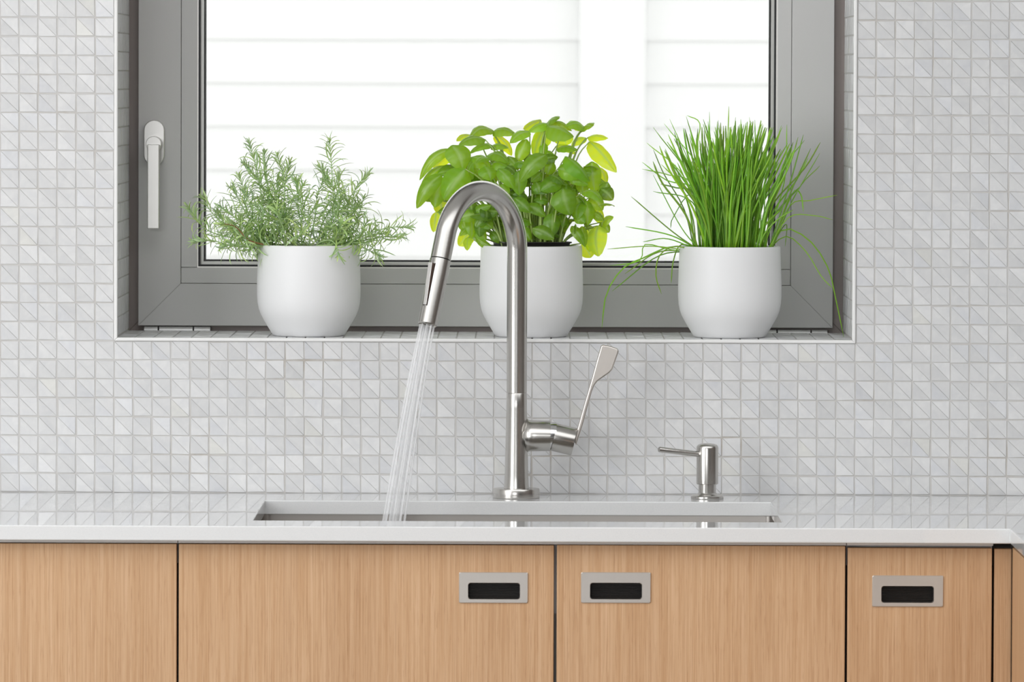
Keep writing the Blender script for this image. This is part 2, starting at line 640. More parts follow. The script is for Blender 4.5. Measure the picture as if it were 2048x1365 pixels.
for x0, x1, z0, z1 in ((iL + e, iR - e, iB + e, gB), (iL + e, gL, gB + e, gT - e), (gR, iR - e, gB + e, gT - e), (iL + e, iR - e, gT, iT - e)):
    MB().box(x0, x1, YB, YF + 0.02, z0, z1).obj('glazing_bead', M['alu'], win, bevel=0.0008)


def ring(name, x0, x1, z0, z1, wd, y0, y1, mat):
    m = MB().slab([x0, x0 + wd, x1 - wd, x1], [z0, z0 + wd, z1 - wd, z1], lambda i, j: not (i == 1 and j == 1), y0, y1, 'XZY')
    return m.obj(name, mat, win)


ring('white_seal', gL, gR, gB, gT, 0.0016, YS + 0.003, YS + 0.012, M['spacer'])
ring('gasket', gL + 0.0016, gR - 0.0016, gB + 0.0016, gT - 0.0016, 0.0026, YS + 0.005, YS + 0.012, M['gasket'])
ring('spacer_bar', gL + 0.0030, gR - 0.0030, gB + 0.0030, gT - 0.0030, 0.0048, YS + 0.016, YS + 0.028, M['spacer'])
ring('outer_gasket', gL + 0.0030, gR - 0.0030, gB + 0.0030, gT - 0.0030, 0.0072, YS + 0.034, YS + 0.05, M['gasket'])
MB().box(gL + 0.002, gR - 0.002, YS + 0.0125, YS + 0.0155, gB + 0.002, gT - 0.002).obj('glass_pane', M['glass'], win)
MB().box(gL + 0.002, gR - 0.002, YS + 0.0285, YS + 0.0325, gB + 0.002, gT - 0.002).obj('glass_pane', M['glass'], win)

# hinges at the foot of the sash
for pxs, py in (((287, 317, 387, 422), 661), ((1528, 1554, 1622, 1656), 667.5)):
    p0 = P(pxs[0], py, 0.262)
    hg = MB()
    for a, b in zip(pxs[:-1], pxs[1:]):
        xa, xb = P(a + 1.5, py, 0.262).x, P(b - 1.5, py, 0.262).x
        hg.tube([(xa, 0.2635, p0.z), (xb, 0.2635, p0.z)], 0.0052, 20)
        hg.box(xa, xb, 0.265, YF + 0.001, p0.z - 0.002, p0.z + 0.0049)
    hg.box(P(pxs[0] + 2, py, 0.262).x, P(pxs[3] - 2, py, 0.262).x, 0.2625, 0.2645, p0.z - 0.002, p0.z + 0.002, 1)
    hg.obj('hinge', [M['hinge'], M['dark']], win, smooth=30)

# handle
hc = P(309, 286, YS)
hw = 0.0142
hz1, hz0 = P(309, 240, YS).z - hw, P(309, 331, YS).z + hw
poly = [(hc.x + hw * cos(t * pi / 12), hz0 + hw * sin(t * pi / 12)) for t in range(-12, 1)] + \
       [(hc.x + hw * cos(t * pi / 12), hz1 + hw * sin(t * pi / 12)) for t in range(0, 13)]
hd = MB().prism(poly, YS - 0.010, YS).obj('handle', M['handle'], win, smooth=30, bevel=0.0012)
kn = P(308, 288, YS - 0.03)
MB().lathe([(0.0105, 0), (0.0105, 0.030), (0.0098, 0.0305)], (kn.x, YS - 0.0095, kn.z), (0, -1, 0), 32).obj('handle_neck', M['handle'], hd, smooth=35)
a0, a1 = P(294.8, 289, YS - 0.05), P(318.8, 458, YS - 0.05)
MB().box(a0.x, a1.x, YS - 0.053, YS - 0.0405, a1.z, a0.z).obj('handle_lever', M['handle'], hd, bevel=0.0012)

# ------------------------------------------------------------------ neighbouring house seen through the glass
nb = empty('neighbour_house', (0, 6, -0.6))
tag(nb, 'white house wall of horizontal siding boards beyond the window', 'house')
zz0 = P(800, 79, 6).z
zz1 = P(800, 427, 6).z
pitch = (zz0 - zz1) / 4
cb0, cb1 = P(1158, 300, 5.97).x, P(1290, 300, 5.97).x
k0 = -int((zz1 + 0.5) / pitch)
siding_me = None
for k in range(k0, k0 + 56):
    z = zz1 + k * pitch
    m = MB()
    m.add([(-3.5, 0, 0), (3.5, 0, 0), (3.5, 0.03, 0), (-3.5, 0.03, 0), (-3.5, 0.005, pitch + 0.012), (3.5, 0.005, pitch + 0.012), (3.5, 0.02, pitch + 0.012), (-3.5, 0.02, pitch + 0.012)],
          [(0, 3, 2, 1), (4, 5, 6, 7), (0, 1, 5, 4), (1, 2, 6, 5), (2, 3, 7, 6), (3, 0, 4, 7)])
    if siding_me is None:
        siding_me = m.mesh('siding_board', M['siding'])
    o = bpy.data.objects.new('siding_board', siding_me)
    COL.objects.link(o)
    o.location = (0, 0, z + 0.6)
    o.parent = nb
MB().box(cb0, cb1, 5.955, 6.0, -0.6, 4.6).obj('corner_board', M['siding'], nb, bevel=0.003)
MB().box(-3.5, 3.5, 6.031, 6.25, -0.6, 4.8).obj('house_wall', M['siding'], nb)
tag(MB().box(-14, 14, REV + 0.051, 16, -0.7, -0.6).obj('ground', M['ground']), kind='structure')

# ------------------------------------------------------------------ worktop, sink
CTH = 0.0183
CF = -0.612
lx = P(2020, 1075, CF).x
sx0, sx1 = P(530, 1003, -0.146).x, P(1541, 1004, -0.146).x
sy1, sy0 = P(1035, 1003.5, 0), P(1035, 1043, 0)


def y_on_top(px, py):
    d = CROT @ Vector(((px - 1024.0) / FPX, -(py - 682.5) / FPX, -1.0))
    t = (CT - CLOC.z) / d.z
    return (CLOC + d * t).y


sYb, sYf = y_on_top(1035, 1003.2), y_on_top(1035, 1043.5)
us = [-2.6, sx0, sx1, lx, lx + 0.62]
vs_ = [-2.3, CF, sYf, sYb, -0.0035]
ctop = MB().slab(us, vs_, lambda i, j: (i == 3) if j == 0 else not (i == 1 and j == 2), CT - CTH, CT).obj('countertop', M['quartz'], bevel=0.0013)
tag(ctop, 'glossy white stone worktop with sink cutout running under the window', 'countertop')

sink = empty('sink', ((sx0 + sx1) / 2, (sYb + sYf) / 2, 0.66))
tag(sink, 'stainless steel undermount sink set below the white worktop cutout', 'sink')
zt = CT - CTH - 0.0002
bx0, bx1, by0, by1 = sx0 - 0.004, sx1 + 0.004, sYf - 0.004, sYb + 0.004
zb = 0.675
sk = MB()
r = 0.012
th = 0.0012


def rrect(x0, x1, y0, y1, r, z, n=5):
    pts = []
    for cx, cy, a in ((x1 - r, y1 - r, 0), (x0 + r, y1 - r, 1), (x0 + r, y0 + r, 2), (x1 - r, y0 + r, 3)):
        for k in range(n + 1):
            t = (a + k / n) * pi / 2
            pts.append((cx + r * cos(t), cy + r * sin(t), z))
    return pts


loops = [rrect(bx0 - 0.02, bx1 + 0.02, by0 - 0.02, by1 + 0.02, 0.02, zt - th), rrect(bx0 - 0.02, bx1 + 0.02, by0 - 0.02, by1 + 0.02, 0.02, zt),
         rrect(bx0, bx1, by0, by1, r, zt), rrect(bx0, bx1, by0, by1, r, zb + 0.01), rrect(bx0 + 0.01, bx1 - 0.01, by0 + 0.01, by1 - 0.01, r, zb)]
n = len(loops[0])
vv = [p for l in loops for p in l]
ff = []
for i in range(len(loops) - 1):
    for k in range(n):
        ff.append((i * n + k, i * n + (k + 1) % n, (i + 1) * n + (k + 1) % n, (i + 1) * n + k))
ff.append(tuple(range(4 * n, 5 * n)))
sk.add(vv, ff)
sk.obj('bowl', M['sink'], sink, smooth=40)
dc = ((bx0 + bx1) / 2, by1 - 0.09)
MB().lathe([(0.045, 0.0002), (0.045, 0.0022), (0.038, 0.003), (0.03, 0.0012)], (dc[0], dc[1], zb), n=40).obj('drain', M['chrome'], sink, smooth=35)

# ------------------------------------------------------------------ base cabinets
DF = -0.592                     # door face
DB = DF + 0.019
dz1 = P(700, 1090, DF).z
dz0 = 0.10


def door(parent, pxa, pxb, pull=None, ref=1200, name='door', ztop=None):
    x0, x1 = P(pxa, ref, DF).x, P(pxb, ref, DF).x
    zt_ = ztop or dz1
    if pull:
        a, b = P(pull[0], pull[1], DF), P(pull[2], pull[3], DF)
        cx0, cx1, cz1, cz0 = a.x + 0.004, b.x - 0.004, a.z - 0.004, b.z + 0.004
        d = MB().slab([x0, cx0, cx1, x1], [dz0, cz0, cz1, zt_], lambda i, j: not (i == 1 and j == 1), DF, DB, 'XZY').obj(name, M['wood'], parent, bevel=0.0008)
        ia, ib = P(pull[4], pull[5], DF), P(pull[6], pull[7], DF)
        m = MB()

        def rr(xa, xb, za, zb_, rad, y, nn=4):
            return [(p[0], y, p[1]) for p in rrect(xa, xb, za, zb_, rad, 0, nn)]
        lo = [rr(a.x, b.x, b.z, a.z, 0.002, DF), rr(a.x, b.x, b.z, a.z, 0.002, DF - 0.0012), rr(a.x + .0006, b.x - .0006, b.z + .0006, a.z - .0006, 0.002, DF - 0.0018),
              rr(ia.x, ib.x, ib.z, ia.z, 0.003, DF - 0.0018), rr(ia.x + .0005, ib.x - .0005, ib.z + .0005, ia.z - .0005, 0.003, DF - 0.0008),
              rr(ia.x + .0005, ib.x - .0005, ib.z + .0005, ia.z - .0005, 0.003, DF + 0.004)]
        nn = len(lo[0])
        m.add([p for l in lo for p in l], [(i * nn + k, i * nn + (k + 1) % nn, (i + 1) * nn + (k + 1) % nn, (i + 1) * nn + k) for i in range(5) for k in range(nn)])
        m.obj('flush_pull', M['steel_h'], d, smooth=30)
        # ribbed black cup
        c = MB()
        x_0, x_1, z_0, z_1 = ia.x - 0.002, ib.x + 0.002, ib.z - 0.002, ia.z + 0.002
        yb = DF + 0.014
        nr = 12
        prof = []
        for k in range(nr):
            zz = z_0 + (z_1 - z_0) * k / nr
            dz = (z_1 - z_0) / nr
            prof += [(zz, yb), (zz + dz * 0.25, yb - 0.0012), (zz + dz * 0.6, yb - 0.0012), (zz + dz * 0.85, yb)]
        prof.append((z_1, yb))
        vsx = [(x_0, y, z) for z, y in prof] + [(x_1, y, z) for z, y in prof]
        q = len(prof)
        c.add(vsx, [(i, i + q, i + q + 1, i + 1) for i in range(q - 1)])
        for bx in ((x_0 - 0.001, x_0, z_0, z_1), (x_1, x_1 + 0.001, z_0, z_1)):
            c.box(bx[0], bx[1], DF + 0.0042, yb, bx[2], bx[3])
        c.box(x_0, x_1, DF + 0.0042, yb, z_0 - 0.001, z_0)
        c.box(x_0, x_1, DF + 0.0042, yb, z_1, z_1 + 0.001)
        c.obj('pull_recess', M['rib'], d, fixn=False)
    else:
        d = MB().box(x0, x1, DF, DB, dz0, zt_).obj(name, M['wood'], parent, bevel=0.0008)
    return x0, x1


def cabinet(name, label, xa, xb, zrail=True, bracket=None):
    cb = empty(name, ((xa + xb) / 2, -0.3, 0))
    tag(cb, label, 'cabinet')
    m = MB()
    yb, yf = -0.03, DB + 0.002
    t = 0.016
    ztop = CT - CTH - 0.03
    m.box(xa, xa + t, yf, yb, dz0, ztop)
    m.box(xb - t, xb, yf, yb, dz0, ztop)
    m.box(xa + t, xb - t, yf, yb, dz0, dz0 + t)
    m.box(xa + t, xb - t, yb - 0.006, yb, dz0 + t, ztop)
    m.box(xa, xb, -0.53, -0.51, 0.0, dz0)
    m.obj('carcass', M['dark'], cb)
    MB().slab([DF + 0.002, DB + 0.001, DB + 0.016], [ztop, dz1 + 0.0012, CT - CTH - 0.0005], lambda i, j: not (i == 0 and j == 0), xa + 0.0005, xb - 0.0005, 'YZX').obj('top_rail', M['rail'], cb)
    return cb


gx = lambda px: P(px, 1200, DF).x
xc1, xc2, xc3 = gx(355.3), gx(1692.5), gx(1986.5)
c_l = cabinet('base_cabinet', 'pale oak base cabinet left of the sink, plain front without a pull', -1.35, xc1)
door(c_l, -1060, 353)
c_s = cabinet('sink_cabinet', 'pale oak double door cabinet under the sink with two flush pulls', xc1, xc2)
door(c_s, 357.5, 1107.5, (918, 1145, 1056, 1207, 936, 1166, 1040, 1199.5))
door(c_s, 1113.5, 1690, (1162, 1145, 1301.5, 1207, 1180, 1166, 1284, 1199.5), ztop=dz1 + 0.0004)
m = MB().box(gx(1104), gx(1117), DB + 0.0005, DB + 0.002, P(1110, 1228, DB).z, dz1 + 0.004)
m.obj('centre_bracket', M['rail'], c_s)
c_r = cabinet('base_cabinet', 'narrow pale oak cabinet right of the sink cabinet, one steel flush pull', xc2, xc3)
door(c_r, 1695, 1983.5, (1744.5, 1151.5, 1886.5, 1214.5, 1762.5, 1172.5, 1867.5, 1206.5), ztop=P(1840, 1097, DF).z)

pf = P(2017.5, 1200, DF)
fil = empty('corner_filler', (gx(2003), -0.58, 0))
tag(fil, 'slim pale oak corner filler strip beside the narrow cabinet', 'panel')
MB().box(gx(1988.5), lx + 0.004, DF + 0.002, DB + 0.002, dz0, P(2000, 1099, DF).z).obj('filler_board', M['wood'], fil, bevel=0.0008)
MB().box(gx(1988.5), lx + 0.004, DB + 0.0025, DB + 0.016, dz0, CT - CTH - 0.0005).obj('backing_strip', M['dark'], fil)

pen = empty('peninsula_cabinet', (lx + 0.3, -1.45, 0))
tag(pen, 'pale oak side of the cabinet run turning towards the viewer', 'cabinet')
px_face = lx + 0.0045
MB().box(px_face, px_face + 0.019, -1.42, DF - 0.003, dz0, CT - CTH - 0.006).obj('door', M['wood'], pen, bevel=0.0008)
MB().box(px_face, px_face + 0.019, -2.28, -1.424, dz0, CT - CTH - 0.006).obj('door', M['wood'], pen, bevel=0.0008)
MB().box(px_face + 0.021, lx + 0.60, -2.28, DF, dz0, CT - CTH - 0.001).obj('carcass', M['wood'], pen)
MB().box(px_face + 0.07, lx + 0.57, -2.2, DF, 0, dz0 - 0.0005).obj('plinth', M['dark'], pen)

# ------------------------------------------------------------------ faucet
FY = -0.078
fc = P(1033, 900, FY)
fx = fc.x
S = FPX / (CAM_D + FY)          # px per metre there
fau = empty('faucet', (fx, FY, CT))
tag(fau, 'tall brushed steel gooseneck faucet with a side lever behind the sink', 'faucet')
MB().lathe([(0.0302, 0.0), (0.0304, 0.0008), (0.0304, 0.0105), (0.0296, 0.0122), (0.0180, 0.0126)], (fx, FY, CT + 0.0002), n=64).obj('base_plate', M['steel'], fau, smooth=30)
zc_ = lambda py, Y=FY: P(1033, py, Y).z
hb = zc_(786)
MB().lathe([(25.4 / S, CT + 0.0124), (24.4 / S, CT + 0.018), (23.6 / S, CT + 0.03), (22.6 / S, CT + 0.06), (21.4 / S, CT + 0.09), (20.6 / S, hb - 0.02), (20.3 / S, hb - 0.0012), (19.4 / S, hb)], (fx, FY, 0), n=56).obj('column', M['steel'], fau, smooth=30)
R = 120 / S
al = math.radians(53.0)
du = Vector((-cos(al), -sin(al), 0))
tr_ = 20.3 / S
za = zc_(500.5)
pts = [Vector((fx, FY, hb + 0.0001)), Vector((fx, FY, hb + (za - hb) * 0.5))]
for k in range(0, 42):
    t = math.radians(k * 4)
    pts.append(Vector((fx, FY, za)) + du * (R * (1 - cos(t))) + Vector((0, 0, R * sin(t))))
    if k * 4 >= 164:
        break
tend = (pts[-1] - pts[-2]).normalized()
jl = 46 / S / abs(tend.z)
p_j = pts[-1] + tend * jl
pts.append(pts[-1] + tend * jl * 0.5)
pts.append(p_j)
MB().tube(pts, [tr_] * len(pts), 48).obj('spout', M['steel'], fau, smooth=40)
hl = 128 / S / abs(tend.z)
h0 = p_j + tend * 0.0006
p_e = h0 + tend * hl
head = MB().lathe([(tr_ * 0.93, 0), (tr_ * 1.02, 0.0008), (tr_ * 1.02, 0.02), (tr_ * 0.98, hl * 0.6), (tr_ * 0.93, hl - 0.0012), (tr_ * 0.86, hl), (tr_ * 0.84, hl - 0.002), (tr_ * 0.5, hl - 0.003)], h0, tend, n=56)
sh = head.obj('spray_head', M['steel'], fau, smooth=30)
# rocker button on the side of the head that faces the window's left
side = du.copy()
side = (side - tend * side.dot(tend)).normalized()
wv = tend.cross(side).normalized()
m = MB()
b0, b1 = 0.0095, 0.064


def bp(s_, o_, w_):
    return h0 + tend * s_ + side * o_ + wv * w_


bw = 0.0031
vs = [bp(b0, tr_ * 0.96, -bw), bp(b0, tr_ * 0.96, bw), bp(b1, tr_ * 0.88, bw * .8), bp(b1, tr_ * 0.88, -bw * .8),
      bp(b0, tr_ + 0.0062, -bw), bp(b0, tr_ + 0.0062, bw), bp(b1, tr_ * 0.98 + 0.0006, bw * .8), bp(b1, tr_ * 0.98 + 0.0006, -bw * .8)]
m.add(vs, [(0, 3, 2, 1), (4, 5, 6, 7), (0, 1, 5, 4), (1, 2, 6, 5), (2, 3, 7, 6), (3, 0, 4, 7)])
m.m = [1, 0, 1, 1, 1, 1]
m.obj('spray_button', [M['handle'], M['side']], sh, bevel=0.0003)
vs = [bp(b0 - .001, tr_ * 0.9, -bw - .001), bp(b0 - .001, tr_ * 0.9, bw + .001), bp(b1 + .001, tr_ * 0.85, bw * .8 + .001), bp(b1 + .001, tr_ * 0.85, -bw * .8 - .001),
      bp(b0 - .001, tr_ * 1.005, -bw - .0006), bp(b0 - .001, tr_ * 1.005, bw + .0006), bp(b1 + .001, tr_ * 0.955, bw * .8 + .001), bp(b1 + .001, tr_ * 0.955, -bw * .8 - .001)]
MB().add(vs, [(0, 3, 2, 1), (4, 5, 6, 7), (0, 1, 5, 4), (1, 2, 6, 5), (2, 3, 7, 6), (3, 0, 4, 7)]).obj('button_seat', M['dark'], sh)
# valve
vz = zc_(872)
m = MB()
rc_, rb_ = 0.0140, 0.0203
NR = 56
prof = [(-.0012, rb_ + .0040, .50), (.0004, rb_ + .0018, .66), (.0022, rb_ + .0004, .84), (.0050, rb_, 1.0), (.012, rb_, 1.0), (.0300, rb_ - .0004, 1.0), (.0306, rb_ - .0012, 1.0), (.0306, rb_ - .004, 1.0)]
vs, fs = [], []
for i, (dx_, rz_, ky) in enumerate(prof):
    for q in range(NR):
        t = 2 * pi * q / NR
        y_ = rb_ * ky * sin(t) * (0.68 if i == 0 else 1)
        xb = rc_ * 0.98 if i > 2 else sqrt(max(0, rc_ * rc_ - y_ * y_)) * (1 - i / 3) + rc_ * 0.98 * (i / 3)
        vs.append((fx + xb + dx_, FY + y_, vz + rz_ * cos(t)))
for i in range(len(prof) - 1):
    for q in range(NR):
        fs.append((i * NR + q, i * NR + (q + 1) % NR, (i + 1) * NR + (q + 1) % NR, (i + 1) * NR + q))
fs.append(tuple(range((len(prof) - 1) * NR, len(prof) * NR)))
m.add(vs, fs)
m.obj('valve_body', M['steel'], fau, smooth=50)
MB().lathe([(0.0180, 0.0430), (0.0180, 0.0475), (0.0174, 0.052)], (fx, FY, vz), (1, 0, 0), 48).obj('valve_ring', M['chrome'], fau, smooth=35)
hx0 = P(1106.5, 874.5, FY)
hdir = Vector((cos(math.radians(13)), 0, -sin(math.radians(13))))
MB().lathe([(0.0172, 0.0), (0.0182, 0.0008), (0.0184, 0.027), (0.0178, 0.0282)], hx0, hdir, 56).obj('handle_hub', M['steel'], fau, smooth=35)
lpx = [(1148.5, 884), (1149.5, 871), (1155, 856), (1169, 806), (1183.5, 757), (1193, 722), (1201.7, 692.5), (1205, 689.3), (1219, 692), (1233, 696.6), (1237.2, 700), (1237.4, 704), (1231, 722), (1225, 739),
       (1219, 746), (1195, 763), (1189, 771), (1184, 783), (1175, 815), (1165.6, 850), (1158, 874), (1152.5, 891)]
pl = [(P(x, y, FY).x, P(x, y, FY).z) for x, y in lpx][::-1]
MB().prism(pl, FY - 0.0055, FY + 0.0035).obj('lever', M['steel_h'], fau, bevel=0.0018, smooth=40, seg=3)

# water
ws = empty('water_stream', (p_e.x, p_e.y, p_e.z))
tag(ws, 'clear water stream pouring from the faucet head into the sink', 'water')
u1 = tend.orthogonal().normalized()
u2 = tend.cross(u1)
zend = zb + 0.006
for ringr, cnt, ph in ((0.0088, 9, 0.0), (0.0045, 5, 0.3)):
    for k in range(cnt):
        a_ = 2 * pi * k / cnt + ph
        off = (u1 * cos(a_) + u2 * sin(a_)) * ringr
        st = p_e + tend * 0.0006 + off
        v0 = (tend + off * 2.6).normalized() * 2.4
        pp, rr_ = [], []
        t = 0.0
        while True:
            q = st + v0 * t + Vector((0, 0, -4.9 * t * t))
            if q.z < zend:
                break
            pp.append(q)
            wob = 1 + 0.18 * sin(t * 190 + k * 2.1)
            rr_.append((0.00130 + 0.0004 * min(1, t / 0.15)) * wob)
            t += 0.004
        MB().tube(pp, rr_, 8).obj('water_jet', M['water'], ws, smooth='all')

# ------------------------------------------------------------------ soap dispenser
dy = -0.078
dc_ = P(1414.5, 960, dy)
dsp = empty('soap_dispenser', (dc_.x, dy, CT))
tag(dsp, 'small brushed steel soap pump on the worktop right of the faucet', 'soap dispenser')
zd = lambda py: P(1414, py, dy).z - CT
MB().lathe([(0.0212, 0.0), (0.0214, 0.0007), (0.0212, 0.0028), (0.0195, 0.0044), (0.0135, 0.0056), (0.0118, 0.0075)], (dc_.x, dy, CT + 0.0002), n=56).obj('base_flange', M['steel'], dsp, smooth=30)
MB().lathe([(0.0114, 0.006), (0.0114, zd(968) + 0.002)], (dc_.x, dy, CT), n=48).obj('neck', M['steel'], dsp, smooth=30)
z1, z2 = zd(969), zd(887)
MB().lathe([(0.0135, z1), (0.0143, z1 + 0.0008), (0.0143, z2 - 0.0065), (0.0139, z2 - 0.0042), (0.0125, z2 - 0.0022), (0.0090, z2 - 0.0008), (0.004, z2 - 0.0001), (0.0003, z2)], (dc_.x, dy, CT), n=48).obj('pump_body', M['steel'], dsp, smooth=40)
n0, n1 = P(1402, 909.5, dy - 0.004), P(1318, 899.5, dy - 0.028)
MB().tube([n0, n0.lerp(n1, 0.5), n1.lerp(n0, 0.02), n1], [0.0037, 0.0037, 0.0037, 0.0033], 24).obj('nozzle', M['steel'], dsp, smooth=40)

# ------------------------------------------------------------------ pots
SILL = zB + LIN + 0.0002
PY = 0.100


def pot(parent, pxc):
    x = P(pxc, 590, PY).x
    k = 1.0 / (FPX / (CAM_D + PY))
    prof_px = [(68, 0), (70.5, 1.0), (73, 3.5), (80, 15), (89, 30), (96, 43), (100, 54), (102.5, 67), (103.5, 82), (103.6, 100), (103, 125), (102, 150), (101.3, 178), (100.8, 181.5), (99, 182.5), (97, 182), (96, 180)]
    prof = [(r * k, h * k) for r, h in prof_px]
    prof += [(95.5 * k, 150 * k), (96 * k, 100 * k), (85 * k, 40 * k), (60 * k, 8 * k)]
    m = MB().lathe(prof, (x, PY, SILL), n=96, closed_ends=True)
    m.obj('pot', M['pot'], parent, smooth=50)
    MB().lathe([(90 * k, 60 * k), (95.3 * k, 168 * k), (60 * k, 171 * k), (20 * k, 172 * k), (0.5 * k, 172.5 * k)], (x, PY, SILL), n=48).obj('soil', M['soil'], parent, smooth=60)
    return x, SILL + 172 * k


def leaf_attrs(me, tone, vein=None):
    ca = me.color_attributes.new('leaf_tone', 'FLOAT_COLOR', 'POINT')
    ca.data.foreach_set('color', [c for t in tone for c in (t[0], t[1], t[2], 1.0)])
    if vein is not None:
        cv = me.attributes.new('leaf_vein', 'FLOAT', 'POINT')
        cv.data.foreach_set('value', vein)


PK = (CAM_D + PY) / FPX          # metres per pixel at the pots

# ---- basil
rb = random.Random(11)
bas = empty('potted_basil', (P(1063, 600, PY).x, PY, SILL))
tag(bas, 'bushy green basil plant in a white pot, partly behind the faucet arch', 'potted plant')
bxc, bzs = pot(bas, 1062.5)
# square black nursery container standing in the ceramic pot
k_ = PK
m = MB()
lo = []
for hw_, z_, ro in ((50, -60, 0), (66, 15.5, 0), (69, 16.5, 0), (69, 19, 0), (64, 18.5, 0), (62, 5, 0), (55, -10, 0)):
    pts_ = rrect(-hw_ * k_, hw_ * k_, -hw_ * k_, hw_ * k_, 14 * k_, 0, 5)
    ang = math.radians(14)
    lo.append([(bxc + (p[0] * cos(ang) - p[1] * sin(ang)), PY + (p[0] * sin(ang) + p[1] * cos(ang)), bzs + z_ * k_) for p in pts_])
nn = len(lo[0])
m.add([p for l in lo for p in l], [(i * nn + q, i * nn + (q + 1) % nn, (i + 1) * nn + (q + 1) % nn, (i + 1) * nn + q) for i in range(len(lo) - 1) for q in range(nn)])
m.obj('nursery_pot', M['black'], bas, smooth=40)

CAMV = Vector((0, -1, 0.06)).normalized()


def basil_leaf(base, tip, width, nrm, rn, arch=0.16, cup=0.22, tone=1.0, yellow=0.0):
    ax = tip - base
    L = ax.length
    ax = ax.normalized()
    nr = (nrm - ax * nrm.dot(ax)).normalized()
    sd = ax.cross(nr)
    NU, NV = 11, 8
    vs, fs, tn, vn = [], [], [], []
    ph = rn.uniform(0, 6)
    fold = rn.uniform(0.7, 1.3)
    bend = rn.uniform(-0.07, 0.07)
    for i in range(NU):
        u = i / (NU - 1)
        uu = u ** 0.86
        hw_ = width / 2 * (sin(pi * min(1, uu * 0.97 + 0.03 * uu)) ** 0.62) * (1.14 - 0.26 * u) if 0 < u < 1 else width * 0.02
        z = arch * L * (1 - (2 * u - 0.85) ** 2 / 0.85 ** 2 * 0.9)
        lat = bend * L * sin(pi * u)
        for j in range(NV + 1):
            v = (j / NV) * 2 - 1
            zz = z - cup * hw_ * (abs(v) ** 1.7) * fold * 1.6 - 0.05 * width * math.exp(-(v / 0.12) ** 2)
            zz += 0.028 * width * sin(u * 20 - abs(v) * 3.2 + ph) * abs(v) * (1 - abs(v) * 0.3)
            back = -0.10 * L * abs(v) ** 2 * (1 - u) * 0.5 + 0.03 * L * abs(v)
            p = base + ax * (u * L + back) + sd * (hw_ * v + lat) + nr * zz
            vs.append(p)
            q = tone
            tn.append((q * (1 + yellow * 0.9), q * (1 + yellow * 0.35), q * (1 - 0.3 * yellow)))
            vein = 1.0 if j == NV // 2 else (0.16 if (i % 2 == 0 and 0 < j < NV) else 0.0)
            vn.append(vein * (1 - 0.4 * u))
    for i in range(NU - 1):
        for j in range(NV):
            a = i * (NV + 1) + j
            fs.append((a, a + 1, a + NV + 2, a + NV + 1))
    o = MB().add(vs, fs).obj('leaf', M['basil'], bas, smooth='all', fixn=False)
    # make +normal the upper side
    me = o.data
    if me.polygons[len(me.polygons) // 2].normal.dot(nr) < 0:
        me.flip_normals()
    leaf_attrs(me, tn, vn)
    # short stalk
    return o


def cp(x, y):
    return 800 + x / 3.7917, 200 + y / 3.7917


NRM = {'T': Vector((0, -0.50, 0.87)), 'U': Vector((0, 0.62, 0.78)), 'F': Vector((0, -0.93, 0.37)), 'D': Vector((0, -0.75, 0.66))}
